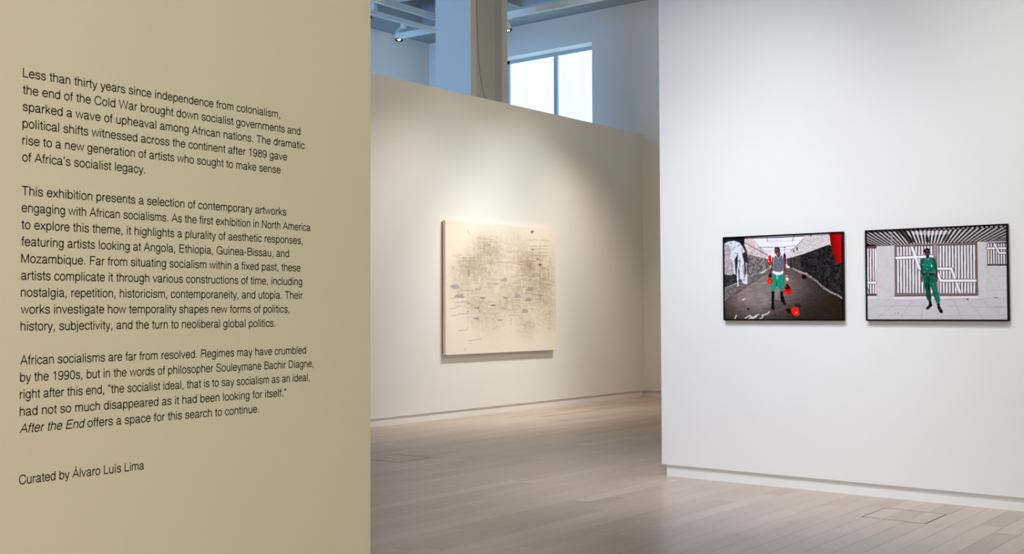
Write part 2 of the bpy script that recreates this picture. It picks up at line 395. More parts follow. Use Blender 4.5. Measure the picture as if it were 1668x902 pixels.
def spotlight(label, lensc, aim, attach, lit=True):
    # lensc: middle of the lamp's open end; aim: unit vector the lamp looks along; attach: point on the channel
    t = thing('spotlight', label, 'spotlight', 'track spotlights under the ceiling')
    c = Vector(lensc); a = Vector(aim).normalized(); back = c - a * .15
    MB().tube(back, c - a * .012, .056, .062, n=28).build('housing', 'white_metal', t, smooth=True)
    MB().tube(back - a * .03, back, .040, .056, n=28).build('heat_sink', 'white_metal', t, smooth=True)
    MB().tube(c - a * .012, c, .064, .064, n=28, caps=False).tube(c - a * .012, c - a * .011, .064, .064, n=28).build('rim', 'dark_metal', t, smooth=True)
    MB().tube(c - a * .010, c - a * .004, .025, .025, n=24).build('lens', 'lens', t, smooth=True)
    p = Vector(attach)
    MB().box(p.x - .035, p.x + .035, p.y - .035, p.y + .035, c.z + .17, p.z).build('adaptor', 'white_metal', t, bevel=.006)
    side = Vector((-.078, 0, 0)); m = back + a * .05
    MB().tube((p.x, p.y, c.z + .19), (p.x - .078, p.y, c.z + .19), .011, n=12).tube((p.x - .078, p.y, c.z + .19), tuple(m + side), .011, n=12).tube(tuple(m + side), tuple(m), .014, n=12).build('bracket', 'white_metal', t, smooth=True)
    d = bpy.data.lights.new('spotlight_lamp', 'SPOT'); d.energy = 12; d.color = (1, .9, .75); d.spot_size = 1.0; d.spot_blend = 1; d.shadow_soft_size = .03
    o = bpy.data.objects.new('spotlight_lamp', d); COL.objects.link(o); o.location = c + a * .02; o.rotation_euler = a.to_track_quat('-Z', 'Y').to_euler(); o.parent = t
spotlight('white spotlight with a lit lens, left of the pillar at the channel end', (-12.30, 12.69, 5.478), (0.10, -0.12, -1), (-12.20, 12.69, 5.75))
spotlight('white spotlight with a lit lens peeking out right of the pillar', (-10.17, 12.75, 5.30), (0.25, 0.12, -1), (-10.17, 12.755, 5.50))
spotlight('spotlight mostly hidden behind the text wall, only its dark rim shows', (-11.57, 11.30, 5.44), (0.3, -0.3, -1), (-11.45, 11.31, 5.50))

# ---------------------------------------------------------------- flat printed pictures, drawn point by point
_rs = np.random.RandomState(5)
def vnoise(x, y, seed=0):
    xi = np.floor(x).astype(np.int64); yi = np.floor(y).astype(np.int64); fx = x - xi; fy = y - yi
    fx = fx * fx * (3 - 2 * fx); fy = fy * fy * (3 - 2 * fy)
    def h(a, b):
        v = (a * 374761393 + b * 668265263 + seed * 974634777) & 0xffffffff
        v = ((v ^ (v >> 13)) * 1274126177) & 0xffffffff
        return ((v ^ (v >> 16)) & 0xffff) / 65535.0
    return (h(xi, yi) * (1 - fx) + h(xi + 1, yi) * fx) * (1 - fy) + (h(xi, yi + 1) * (1 - fx) + h(xi + 1, yi + 1) * fx) * fy
def fbm(x, y, seed=0, o=3):
    s = 0; a = .5; t = 0
    for i in range(o): s = s + a * vnoise(x * 2 ** i, y * 2 ** i, seed + i); t += a; a *= .55
    return s / t
class Pic:
    """A print drawn on a grid. Shapes are given in the drawing's own units; quad = its four corners (tl, tr, br, bl) in those units."""
    def __init__(s, quad, nu, nv, ss=2, base=(255, 255, 255)):
        s.nu, s.nv, s.ss = nu, nv, ss
        U = (np.arange(nu * ss) + .5) / (nu * ss); V = (np.arange(nv * ss) + .5) / (nv * ss)
        u, v = np.meshgrid(U, V)
        A = []; B = []
        for (x, y), (X, Y) in zip(((0, 0), (1, 0), (1, 1), (0, 1)), quad):
            A += [[x, y, 1, 0, 0, 0, -X * x, -X * y], [0, 0, 0, x, y, 1, -Y * x, -Y * y]]; B += [X, Y]
        h = np.linalg.solve(np.array(A, float), np.array(B, float))
        w = h[6] * u + h[7] * v + 1
        s.x = (h[0] * u + h[1] * v + h[2]) / w; s.y = (h[3] * u + h[4] * v + h[5]) / w
        s.u, s.v = u, v
        s.c = np.zeros(u.shape + (3,)) + np.array(base, float)
        s.T = (0, 0, 1)
    def t(s, ox, oy, sc): s.T = (ox, oy, sc); return s
    def pts(s, p): return [(s.T[0] + a / s.T[2], s.T[1] + b / s.T[2]) for a, b in p]
    def blend(s, m, col, alpha=1.0):
        col = np.array(col, float) if not callable(col) else col(s)
        m = (m * alpha)[..., None]
        s.c = s.c * (1 - m) + col * m
    def mask(s, p):
        p = s.pts(p); m = np.zeros(s.x.shape, bool)
        for (x0, y0), (x1, y1) in zip(p, p[1:] + p[:1]):
            if y0 == y1: continue
            c = (s.y >= min(y0, y1)) & (s.y < max(y0, y1))
            m ^= c & (s.x < x0 + (s.y - y0) * (x1 - x0) / (y1 - y0))
        return m.astype(float)
    def poly(s, p, col, alpha=1.0): s.blend(s.mask(p), col, alpha); return s
    def line(s, p, w, col, alpha=1.0):
        p = s.pts(p); d = np.full(s.x.shape, 1e9)
        for (x0, y0), (x1, y1) in zip(p, p[1:]):
            vx, vy = x1 - x0, y1 - y0; q = np.clip(((s.x - x0) * vx + (s.y - y0) * vy) / max(vx * vx + vy * vy, 1e-9), 0, 1)
            d = np.minimum(d, np.hypot(s.x - x0 - q * vx, s.y - y0 - q * vy))
        s.blend(np.clip(w / 2 - d + .35, 0, 1) * 1.0, col, alpha); return s
    def ell(s, cx, cy, rx, ry, col, alpha=1.0, soft=0.0):
        (cx, cy), = s.pts([(cx, cy)]); rx /= s.T[2]; ry /= s.T[2]
        r = np.hypot((s.x - cx) / rx, (s.y - cy) / ry)
        m = (r < 1).astype(float) if not soft else np.exp(-r * r * soft)
        s.blend(m, col, alpha); return s
    def build(s, name, m, origin, du, dv, parent, gain=1.0):
        k = s.ss; c = s.c.reshape(s.nv, k, s.nu, k, 3).mean((1, 3)) / 255.0
        c = np.clip(c, 0, 1); c = np.where(c <= .04045, c / 12.92, ((c + .055) / 1.055) ** 2.4) * gain
        nu, nv = s.nu, s.nv; o = np.array(origin, float); du = np.array(du, float); dv = np.array(dv, float)
        iu, iv = np.meshgrid((np.arange(nu)) / (nu - 1), np.arange(nv) / (nv - 1))
        V = o + iu[..., None] * du + iv[..., None] * dv
        idx = np.arange(nu * nv).reshape(nv, nu)
        F = np.stack([idx[:-1, :-1], idx[1:, :-1], idx[1:, 1:], idx[:-1, 1:]], -1).reshape(-1, 4)
        me = bpy.data.meshes.new(name)
        me.vertices.add(nu * nv); me.vertices.foreach_set('co', V.reshape(-1))
        me.loops.add(F.size); me.loops.foreach_set('vertex_index', F.reshape(-1).astype(np.int32))
        me.polygons.add(len(F)); me.polygons.foreach_set('loop_start', np.arange(0, F.size, 4, dtype=np.int32))
        me.polygons.foreach_set('loop_total', np.full(len(F), 4, np.int32))
        me.update(calc_edges=True)
        at = me.color_attributes.new('Col', 'FLOAT_COLOR', 'POINT')
        at.data.foreach_set('color', np.concatenate([c, np.ones(c.shape[:2] + (1,))], -1).reshape(-1).astype(np.float32))
        me.materials.append(m)
        return link(name, me, parent)

# ---- the boxer photograph
def boxer_print():
    P = Pic([(1179.3, 388.0), (1370.6, 380.7), (1371.0, 520.0), (1179.8, 519.6)], 300, 208, 2, (226, 226, 238))
    n1 = fbm(P.x * .35, P.y * .35, 1); n2 = fbm(P.x * 1.1, P.y * 1.1, 2); n3 = fbm(P.x * .9, P.y * .45, 3)
    T1 = (1175, 375, 11.28); T2 = (1275, 375, 11.27); T3 = (1175, 445, 11.28); T4 = (1275, 445, 11.27); T5 = (1245, 395, 12.886); T6 = (1245, 455, 13.27)
    def tex(a, b, n, lo=.35, hi=.65):
        a = np.array(a, float); b = np.array(b, float)
        return lambda s: a + (b - a) * np.clip((n - lo) / (hi - lo), 0, 1)[..., None]
    # left upper wall
    P.t(*T1).poly([(300, 120), (560, 130), (700, 290), (860, 440), (870, 560), (480, 480), (400, 300)], tex((196, 178, 178), (228, 212, 214), n1))
    for x, y0, y1 in ((560, 130, 470), (718, 250, 480)): P.line([(x, y0), (x, y1)], .9, (120, 100, 105), .55)
    # roof glazing and bars
    P.poly([(620, 130), (1130, 130), (1130, 480), (880, 460), (700, 290)], (232, 232, 246), .85)
    for y, a in ((150, .9),): P.line([(425, y), (1128, y - 12)], 1.5, (30, 22, 28), a)
    P.line([(830, 130), (850, 215)], 1.2, (90, 85, 100), .8).line([(850, 208), (1128, 200)], .8, (150, 150, 165), .8)
    P.line([(690, 320), (1128, 318)], 1.1, (95, 75, 85), .9).line([(780, 385), (1128, 372)], .8, (130, 120, 130), .7).line([(830, 412), (1128, 408)], .6, (150, 145, 155), .6)
    P.line([(1030, 150), (1030, 320)], .6, (170, 170, 185), .7).line([(885, 320), (885, 460)], .6, (150, 140, 150), .6)
    P.line([(420, 228), (720, 390), (850, 462)], 1.2, (64, 42, 50), .95)
    P.t(*T2).poly([(0, 90), (520, 90), (320, 220), (150, 370), (130, 520), (0, 520)], (236, 236, 248))
    P.line([(0, 138), (300, 120), (510, 105)], 1.5, (35, 28, 34), .95).line([(0, 200), (180, 192), (300, 185)], .8, (140, 138, 155), .8)
    P.line([(215, 95), (175, 205)], 1.2, (70, 65, 78), .8).line([(0, 318), (230, 290)], 1.0, (95, 80, 90), .85).line([(0, 362), (210, 345)], .9, (125, 115, 120), .8).line([(50, 400), (150, 398)], .7, (160, 155, 160), .7)
    P.line([(175, 205), (175, 340)], .6, (165, 165, 178), .7)
    # right upper wall
    P.poly([(120, 515), (145, 370), (215, 330), (320, 215), (400, 100), (420, 70), (850, 60), (865, 275), (310, 455), (170, 520)], tex((176, 164, 166), (226, 218, 220), n2, .3, .6))
    P.line([(140, 390), (220, 330), (330, 215), (345, 190)], 1.3, (95, 78, 82), .7)
    P.poly([(248, 325), (275, 318), (275, 370), (250, 375)], (40, 28, 32)).poly([(190, 375), (207, 368), (207, 405), (192, 410)], (40, 28, 32))
    P.poly([(500, 80), (530, 80), (515, 130), (500, 125)], (30, 24, 28))
    # far end of the hall
    P.poly([(50, 400), (120, 380), (130, 520), (50, 520)], (220, 212, 216))
    # floor
    P.t(1160, 360, 5.013)
    fl = P.mask([(90, 660), (200, 575), (380, 450), (470, 385), (660, 385), (860, 500), (1070, 640), (1070, 830), (90, 830)])
    ctr = np.exp(-(((P.x - 1262) / 62) ** 2 + ((P.y - 462) / 38) ** 2)) * .95 + np.exp(-(((P.x - 1236) / 48) ** 2 + ((P.y - 492) / 34) ** 2)) * .45 + np.exp(-(((P.x - 1208) / 44) ** 2 + ((P.y - 482) / 36) ** 2)) * .50
    b = np.array((36, 26, 18.))[None, None] + (np.array((122, 108, 106.)) - np.array((36, 26, 18.)))[None, None] * np.clip(ctr, 0, 1.15)[..., None]
    b = b * (.80 + .42 * fbm(P.x * .16 + P.y * .05, P.y * .5, 9))[..., None]
    P.blend(fl, lambda s: b)
    # dark right wall with light specks
    P.poly([(632, 305), (735, 275), (955, 197), (1070, 330), (1070, 645), (940, 572), (860, 500), (760, 430), (680, 395), (632, 385)], tex((14, 12, 12), (46, 44, 45), n1, .35, .7))
    m = P.mask([(700, 300), (955, 205), (1070, 340), (1070, 620), (900, 500), (760, 400), (690, 370)])
    P.blend(m * (fbm(P.x * 1.3, P.y * 1.3, 21) > .74), (140, 136, 136), .7)
    P.blend(P.mask([(632, 305), (720, 282), (720, 400), (640, 385)]), tex((52, 42, 42), (84, 72, 72), n1), .8)
    # ragged light skirting of the right wall
    w = fbm(P.x * .5, P.y * .5, 14)
    P.t(*T2).line([(170, 700), (240, 735), (320, 785), (430, 800), (500, 860)], 3.0, tex((120, 110, 110), (188, 178, 176), w), .9)
    P.t(*T4).line([(430, 30), (520, 80), (640, 175), (700, 240), (760, 285), (880, 360), (980, 400), (1080, 462)], 3.4, tex((96, 90, 90), (182, 176, 176), w), .92)
    P.line([(430, 108), (560, 200), (740, 320), (900, 410), (1080, 520)], 1.0, (24, 18, 15), .8)
    # red banner
    P.t(*T2).poly([(848, 55), (1100, 50), (1100, 600), (965, 622), (930, 520), (905, 400), (868, 265)], lambda s: np.array((186, 2, 3.)) * np.clip(.50 + ((s.x - 1352) / 14) * .42 - (s.y - 425) / 260, .35, 1)[..., None])
    P.line([(962, 618), (1000, 612), (1080, 600)], .8, (150, 130, 130), .7)
    # left lower wall, ledge
    P.t(*T1).poly([(470, 440), (870, 535), (905, 640), (880, 705), (700, 780), (460, 890), (440, 700)], tex((62, 56, 56), (168, 158, 158), n3, .3, .68))
    P.line([(470, 445), (870, 545)], .9, (120, 110, 112), .6)
    for x in (500, 560, 800): P.line([(x, 470), (x + 3, 800 - (x - 500) * .5)], 1.0, (58, 48, 50), .5)
    P.line([(890, 700), (720, 775), (500, 880)], 1.6, (178, 165, 165), .8)
    P.t(*T3).poly([(48, 270), (300, 180), (480, 70), (660, 5), (800, 0), (790, 20), (60, 510)], tex((70, 64, 64), (150, 142, 142), n2, .3, .7))
    P.line([(60, 268), (300, 175)], 1.2, (165, 160, 160), .6).line([(480, 75), (660, 12)], 1.2, (175, 165, 165), .6)
    P.line([(60, 512), (420, 270), (790, 20)], 1.2, (40, 30, 28), .7)
    P.poly([(46, 0), (470, 0), (380, 150), (280, 175), (60, 262), (46, 262)], tex((28, 26, 30), (96, 92, 96), n2, .42, .75))
    # near left: lilac pillar, dark mass, white rags
    P.t(*T1).poly([(40, 120), (425, 120), (425, 250), (420, 300), (340, 262), (230, 190), (48, 245)], (20, 20, 34)).poly([(60, 150), (200, 150), (190, 185), (60, 190)], (34, 40, 78), .8)
    P.poly([(46, 240), (175, 215), (225, 560), (235, 790), (170, 830), (48, 812)], tex((160, 150, 162), (196, 186, 196), n1))
    P.poly([(240, 440), (300, 250), (420, 270), (470, 400), (485, 560), (470, 700), (462, 902), (215, 902), (245, 700)], (42, 40, 46))
    P.poly([(390, 430), (470, 400), (480, 560), (440, 640), (410, 520)], (38, 34, 40)).line([(495, 540), (500, 690), (480, 740)], 1.6, (92, 32, 44), .75)
    P.poly([(400, 250), (425, 300), (450, 380), (470, 420), (430, 400)], (70, 20, 34))
    WH = lambda s: np.array((236, 238, 250.)) * (.80 + .24 * np.clip(fbm(s.x * 1.4, s.y * .7, 31) * 1.7 - .35, 0, 1))[..., None]
    P.poly([(48, 250), (130, 205), (235, 195), (330, 225), (385, 300), (420, 370), (440, 400), (400, 420), (375, 440), (395, 520), (420, 600), (385, 560), (350, 480), (320, 510), (300, 440), (250, 520), (215, 560), (170, 540), (155, 500), (180, 420), (160, 330), (165, 290), (100, 260)], WH)
    P.poly([(215, 540), (240, 545), (250, 700), (262, 815), (235, 810), (222, 700)], WH)
    P.poly([(300, 480), (380, 440), (410, 560), (420, 700), (415, 902), (330, 902), (330, 720), (300, 650)], WH)
    P.poly([(285, 700), (300, 600), (310, 700), (300, 902), (278, 902)], WH)
    P.poly([(440, 600), (462, 590), (465, 902), (440, 860), (455, 730)], WH, .85)
    P.t(*T3).poly([(275, 0), (310, 0), (312, 210), (325, 225), (285, 245), (290, 200)], WH).poly([(335, 0), (415, 0), (395, 130), (470, 150), (478, 185), (450, 205), (390, 185), (360, 90)], WH).poly([(440, 20), (465, 10), (480, 150), (440, 190), (420, 100)], WH)
    P.t(*T1)
    for q in ([(290, 300), (340, 262)], [(375, 330), (385, 420)], [(335, 520), (350, 600)], [(250, 420), (300, 430)], [(200, 380), (240, 300)], [(150, 240), (190, 245)], [(300, 560), (330, 560), (335, 680)], [(395, 640), (400, 800)]): P.line(q, 1.1, (36, 38, 52), .85)
    # litter on the floor
    P.t(*T3)
    for q in ([(380, 490), (425, 468)], [(240, 835), (268, 768)], [(430, 825), (520, 770), (545, 800), (500, 835)], [(540, 820), (680, 750)], [(560, 835), (640, 790)], [(740, 770), (755, 800)], [(742, 768), (830, 745), (878, 705)], [(700, 830), (740, 815)]): P.line(q, 1.9, (240, 238, 246), .95)
    P.ell(487, 655, 24, 14, (12, 8, 8))
    # bucket
    P.t(*T4).poly([(338, 30), (428, 34), (422, 112), (352, 110)], (12, 8, 7))
    P.t(*T5).poly([(450, 460), (510, 455), (500, 520), (460, 520)], (190, 190, 190), .7).poly([(455, 545), (560, 540), (555, 565), (460, 565)], (120, 120, 100), .8).poly([(460, 340), (560, 330), (590, 540), (560, 545), (470, 460)], (46, 42, 42), .85)
    # punch bag on the right of him, red pad on the left
    P.poly([(395, 280), (420, 205), (445, 270), (460, 430), (455, 470), (425, 430), (405, 330)], (18, 16, 20)).line([(425, 100), (422, 210)], .8, (60, 55, 62), .8).ell(427, 108, 16, 10, (30, 24, 28))
    P.poly([(80, 300), (95, 275), (130, 272), (145, 300), (150, 440), (135, 470), (105, 468), (90, 420)], (206, 26, 16)).ell(112, 470, 28, 12, (120, 12, 14)).ell(88, 400, 10, 14, (230, 220, 226)).line([(112, 200), (112, 275)], .6, (150, 140, 146), .6)
    # figure: arms
    sk = (72, 36, 34)
    P.poly([(165, 320), (205, 315), (200, 400), (170, 520), (150, 640), (105, 690), (110, 620), (140, 490)], (104, 52, 54))
    P.poly([(380, 300), (430, 320), (442, 430), (450, 560), (475, 680), (430, 690), (410, 600), (385, 470)], (110, 60, 60))
    P.poly([(385, 330), (405, 330), (415, 560), (400, 590)], (60, 26, 28), .8)
    # vest
    P.poly([(215, 290), (240, 282), (290, 330), (345, 275), (370, 285), (382, 330), (398, 400), (400, 500), (392, 610), (330, 628), (260, 625), (175, 600), (170, 560), (185, 450), (200, 380)], (50, 52, 68))
    for i, x in enumerate(range(192, 400, 29)):
        P.line([(x + 10 if x < 290 else x - 8, 300 + abs(x - 290) * .1), (x, 470), (x, 618)], 1.0, (200, 206, 220), .95)
    P.line([(215, 285), (195, 390), (180, 450)], 1.2, (200, 200, 212), .8).line([(372, 285), (380, 350)], 1.2, (210, 200, 206), .8).line([(240, 285), (290, 333), (345, 278)], 1.2, (205, 200, 205), .8)
    # neck and head
    P.poly([(255, 250), (325, 245), (330, 290), (290, 330), (262, 300)], (96, 58, 50)).poly([(300, 200), (325, 190), (345, 270), (325, 265)], (26, 14, 18))
    P.ell(268, 182, 56, 82, (92, 52, 52)).poly([(210, 165), (215, 120), (245, 100), (290, 102), (322, 130), (328, 200), (310, 190), (285, 135), (245, 118)], (24, 14, 20))
    P.ell(245, 158, 18, 20, (190, 130, 130), .5, soft=1.2).ell(290, 165, 14, 24, (180, 120, 125), .45, soft=1.2).line([(218, 172), (252, 180)], 1.2, (38, 16, 22), .9).line([(268, 180), (296, 180)], 1.1, (38, 16, 22), .9).ell(266, 232, 22, 8, (205, 130, 140), .8).ell(262, 205, 14, 10, (60, 26, 30), .8)
    # waistband, shorts
    P.poly([(175, 590), (250, 622), (330, 622), (388, 592), (392, 655), (330, 682), (245, 684), (165, 640)], (236, 236, 240))
    P.poly([(165, 645), (245, 686), (330, 684), (395, 655), (412, 760), (415, 910), (130, 910), (145, 760)], (30, 142, 116))
    P.line([(180, 680), (215, 760), (200, 880)], 1.4, (12, 100, 84), .7).line([(360, 680), (320, 760), (350, 880)], 1.4, (10, 96, 80), .7).line([(300, 700), (295, 880)], 1.6, (60, 176, 150), .6).line([(405, 700), (408, 900)], 1.6, (8, 84, 72), .7)
    P.line([(258, 690), (262, 800)], 2.0, (190, 200, 200), .9)
    P.t(*T6).poly([(150, 0), (420, 0), (418, 110), (385, 255), (330, 262), (300, 180), (270, 150), (232, 200), (205, 262), (135, 258), (140, 170)], (28, 140, 112))
    P.line([(265, 60), (262, 150)], 1.6, (8, 70, 60), .85).line([(190, 60), (180, 250)], 1.4, (70, 190, 160), .5).line([(350, 60), (365, 250)], 1.4, (14, 96, 80), .7)
    # legs
    P.poly([(145, 258), (215, 262), (208, 400), (205, 520), (215, 660), (160, 650), (125, 620), (148, 560)], (14, 8, 8))
    P.poly([(335, 262), (398, 258), (400, 340), (430, 440), (462, 530), (455, 560), (420, 558), (375, 490), (345, 470)], (14, 8, 8))
    P.poly([(215, 430), (340, 470), (430, 560), (330, 640), (215, 660)], (60, 58, 60), .45)
    # gloves
    P.t(*T5).poly([(95, 655), (150, 650), (150, 740), (80, 735)], (26, 14, 16)).ell(112, 808, 54, 66, (222, 30, 16)).ell(108, 820, 16, 12, (250, 160, 150), .8, soft=1.2).line([(160, 770), (160, 850)], 1.2, (110, 8, 8), .7)
    P.poly([(440, 740), (480, 730), (506, 760), (500, 800), (470, 812), (445, 790)], (226, 214, 186)).poly([(435, 690), (475, 685), (478, 712), (440, 715)], (190, 180, 176))
    P.t(*T6).poly([(430, 150), (490, 95), (540, 140), (575, 190), (585, 260), (550, 320), (500, 335), (440, 310), (385, 225)], (206, 20, 14)).poly([(425, 175), (450, 120), (490, 95), (530, 150), (560, 200), (520, 225), (460, 225)], (20, 8, 12)).ell(455, 160, 20, 12, (120, 120, 110)).ell(470, 285, 20, 16, (240, 90, 70), .8, soft=1.2).ell(425, 215, 24, 10, (240, 120, 100), .7)
    P.poly([(430, 650), (480, 625), (560, 640), (575, 740), (510, 735)], (14, 8, 10)).line([(450, 660), (480, 685)], 1.2, (130, 14, 20), .8)
    P.poly([(560, 660), (590, 610), (660, 600), (720, 620), (750, 700), (745, 760), (700, 800), (640, 780), (575, 710)], (228, 34, 10)).ell(680, 715, 26, 30, (255, 190, 180), .8, soft=1.6).line([(745, 640), (758, 740)], 1.6, (90, 4, 6), .7).poly([(640, 540), (720, 530), (800, 580), (760, 600), (660, 590)], (22, 16, 14), .7)
    P.ell(235, 770, 18, 16, (20, 16, 14), .7).ell(318, 795, 20, 18, (20, 16, 14), .7)
    return P

# ---- the photograph of a man in a green uniform before a slatted gate
def uniform_print():
    P = Pic([(1411.4, 378.6), (1638.3, 368.4), (1639.4, 520.2), (1412.8, 520.4)], 340, 228, 2, (208, 202, 208))
    G = (1390, 350, 4.748); U1 = (1405, 365, 10.608); U2 = (1525, 360, 10.02); U3 = (1405, 440, 10.49); U4 = (1525, 440, 10.49); U5 = (1485, 400, 15.03); U6 = (1485, 455, 15.03)
    n1 = fbm(P.x * .2, P.y * .2, 4); n2 = fbm(P.x * .9, P.y * .9, 5)
    DK = (20, 10, 10); BR = (120, 98, 98); WT = (240, 236, 242)
    # slatted canopy, slats fan out from a point
    P.t(*G).poly([(95, 110), (1190, 85), (1190, 215), (1030, 222), (640, 226), (330, 240), (100, 262)], DK)
    sh = P.mask([(95, 140), (400, 130), (1190, 105), (1190, 175), (1030, 214), (640, 226), (330, 238), (180, 245), (100, 225)])
    vx, vy = P.pts([(575, 432)])[0]
    ang = (P.x - vx) / np.maximum(vy - P.y, 1)
    P.blend(sh * ((np.mod(ang * 9.8 / (1 + .13 * np.abs(ang)), 1) < .50)), lambda s: np.array((226, 220, 222.)) * np.clip(1.02 - .12 * np.abs(ang)[..., None], .6, 1.02), .95)
    P.poly([(440, 135), (735, 130), (720, 155), (600, 165), (470, 160)], WT, .55)
    P.poly([(1010, 214), (1190, 172), (1190, 214)], (112, 106, 104), .9)
    P.poly([(340, 135), (400, 132), (480, 215), (440, 226)], DK, .7).poly([(690, 200), (735, 150), (745, 190), (715, 222)], DK, .4)
    # squares along the top
    P.t(*G).poly([(90, 118), (1190, 70), (1190, 104), (700, 124), (90, 142)], DK)
    for i in range(30):
        x = 108 + i * 36.4; y = 133 - (x - 108) * .0385; h = 5 + 6.5 * (i / 30.0) + (1.5 if i > 10 else 0)
        P.poly([(x, y - h), (x + 20, y - h - .6), (x + 20, y + h * .75), (x, y + h * .8)], (238, 232, 240), .95)
    P.line([(555, 140), (562, 185)], .8, (80, 70, 76), .9).poly([(558, 178), (582, 178), (585, 215), (570, 222), (560, 214)], (34, 24, 14)).poly([(292, 140), (303, 140), (304, 240), (290, 240)], (150, 138, 142))
    # side walls
    wl = lambda s: np.array((206, 201, 207.)) * (.965 + .06 * n1)[..., None]
    P.poly([(178, 248), (325, 240), (325, 660), (180, 660)], wl)
    P.poly([(950, 216), (1190, 212), (1190, 650), (950, 650)], wl).line([(1028, 215), (1030, 640)], .6, (172, 166, 172), .5)
    for y in (480, 530, 585): P.line([(1035, y), (1180, y - 4)], .6, (176, 170, 174), .6)
    # big gate
    def gate(x0, x1, y0t, y1t, yb, n, wf=.46, ph=.0):
        P.poly([(x0, y0t), (x1, y1t), (x1, yb - 6), (x0, yb)], BR)
        p = (x1 - x0) / n
        for i in range(n):
            a = x0 + (i + ph) * p; yt = y0t + (y1t - y0t) * i / n
            P.poly([(a + p * .18, yt + 12), (a + p * (.18 + wf + .12), yt + 12), (a + p * (.18 + wf + .12), yb - 18), (a + p * .18, yb - 18)], WT)
    P.poly([(318, 236), (955, 222), (960, 626), (320, 632)], BR)
    P.poly([(330, 248), (945, 232), (945, 612), (333, 618)], (98, 84, 90))
    p = 23.4
    for i in range(27):
        a = 338 + i * p
        if a > 935: break
        P.poly([(a, 252 - (a - 338) * .022), (a + 13.2, 252 - (a - 338) * .022), (a + 13.2, 606), (a, 608)], (238, 234, 242))
    P.poly([(614, 226), (648, 226), (652, 612), (618, 612)], (134, 112, 114)).poly([(618, 226), (640, 226), (640, 330), (618, 320)], (160, 148, 148))
    P.line([(322, 240), (955, 224)], 1.6, (142, 120, 120)).line([(322, 250), (620, 240)], .8, (40, 26, 30)).line([(640, 240), (945, 233)], .8, (60, 44, 48)).line([(328, 240), (330, 622)], 1.4, (116, 96, 96)).line([(948, 228), (952, 618)], 2.0, (112, 96, 90)).line([(320, 618), (955, 612)], 2.6, (134, 112, 110)).line([(320, 630), (950, 622)], 1.0, (40, 20, 26))
    def band(pt, w=20):
        P.line(pt, (w + 9) / 4.748, (92, 76, 82)); P.line(pt, w / 4.748, (246, 243, 250))
    band([(335, 338), (610, 326)]); band([(450, 248), (512, 425)]); band([(650, 420), (755, 420), (818, 600)]); band([(648, 450), (672, 512), (938, 511)])
    P.line([(335, 338), (610, 326)], 4.0, (246, 243, 250)).line([(455, 262), (508, 415)], 4.0, (246, 243, 250))
    P.poly([(440, 240), (470, 238), (472, 250), (445, 252)], (134, 112, 114))
    # left small gate, right small gate
    P.poly([(98, 250), (178, 250), (180, 628), (100, 628)], (60, 40, 44))
    for x in (108, 128, 148, 166): P.poly([(x, 265), (x + 12, 265), (x + 12, 612), (x, 612)], (236, 230, 236))
    P.poly([(98, 520), (178, 516), (178, 536), (98, 540)], WT).line([(98, 538), (178, 538)], .8, (50, 30, 34)).line([(98, 514), (178, 514)], .8, (50, 30, 34)).line([(106, 560), (122, 605)], 1.2, (50, 36, 40)).poly([(98, 612), (180, 612), (180, 628), (98, 630)], (84, 56, 60)).line([(98, 256), (178, 250)], 1.6, (120, 100, 104))
    P.poly([(1030, 222), (1190, 216), (1190, 396), (1030, 398)], (58, 42, 48))
    for i in range(8):
        x = 1036 + i * 19.4; P.poly([(x, 228), (x + 11, 228), (x + 11, 384), (x, 384)], (232, 226, 232))
    band([(1030, 265), (1185, 264)], 15); band([(1085, 232), (1120, 300), (1185, 300)], 14); P.line([(1028, 394), (1190, 390)], 1.4, (26, 18, 24)).line([(1030, 386), (1190, 383)], .8, (200, 180, 186))
    # kerb and paving
    P.poly([(98, 632), (182, 632), (182, 656), (98, 656)], (208, 214, 218))
    P.poly([(318, 640), (955, 628), (962, 646), (310, 660)], (222, 220, 230))
    P.poly([(98, 655), (320, 655), (955, 648), (1190, 645), (1190, 815), (98, 815)], lambda s: np.array((204, 199, 205.)) * (.94 + .09 * n2)[..., None])
    P.line([(98, 656), (320, 656)], .8, (170, 164, 170), .7).line([(320, 660), (600, 655), (955, 650), (1190, 646)], .8, (160, 152, 156), .6)
    for q in ([(262, 665), (110, 735)], [(350, 668), (190, 790)], [(455, 662), (360, 800)], [(545, 668), (520, 800)], [(672, 770), (672, 805)], [(770, 660), (830, 800)], [(880, 662), (1000, 805)], [(970, 660), (1180, 805)], [(100, 780), (520, 776)], [(690, 778), (1180, 772)], [(900, 712), (1180, 712)], [(200, 706), (560, 706)], [(720, 706), (830, 706)]): P.line(q, .8, (158, 151, 157), .7)
    P.line([(700, 655), (880, 650)], 1.2, (140, 126, 110), .55).poly([(865, 655), (885, 645), (880, 660)], (50, 40, 40)).line([(1080, 638), (1108, 640)], 1.3, (120, 50, 56), .8).line([(1080, 712), (1150, 712)], 1.0, (110, 104, 110), .6).ell(345, 760, 5, 4, (90, 86, 90)).ell(325, 762, 4, 3, (90, 86, 90))
    # the man: hands, trousers, shirt
    P.t(*U5).poly([(240, 720), (270, 720), (270, 902), (235, 900), (225, 850)], (112, 78, 74)).poly([(585, 620), (625, 620), (625, 760), (630, 880), (590, 902), (568, 820)], (62, 30, 34)).poly([(575, 800), (620, 800), (620, 870), (590, 880)], (120, 86, 84), .7)
    GR = (14, 106, 84); GD = (6, 62, 42)
    P.t(*U6).poly([(275, 0), (580, 0), (600, 150), (640, 330), (690, 500), (690, 540), (650, 575), (590, 585), (560, 500), (520, 340), (470, 220), (435, 150), (430, 220), (455, 380), (478, 480), (440, 520), (390, 520), (355, 470), (335, 330), (300, 160)], GR)
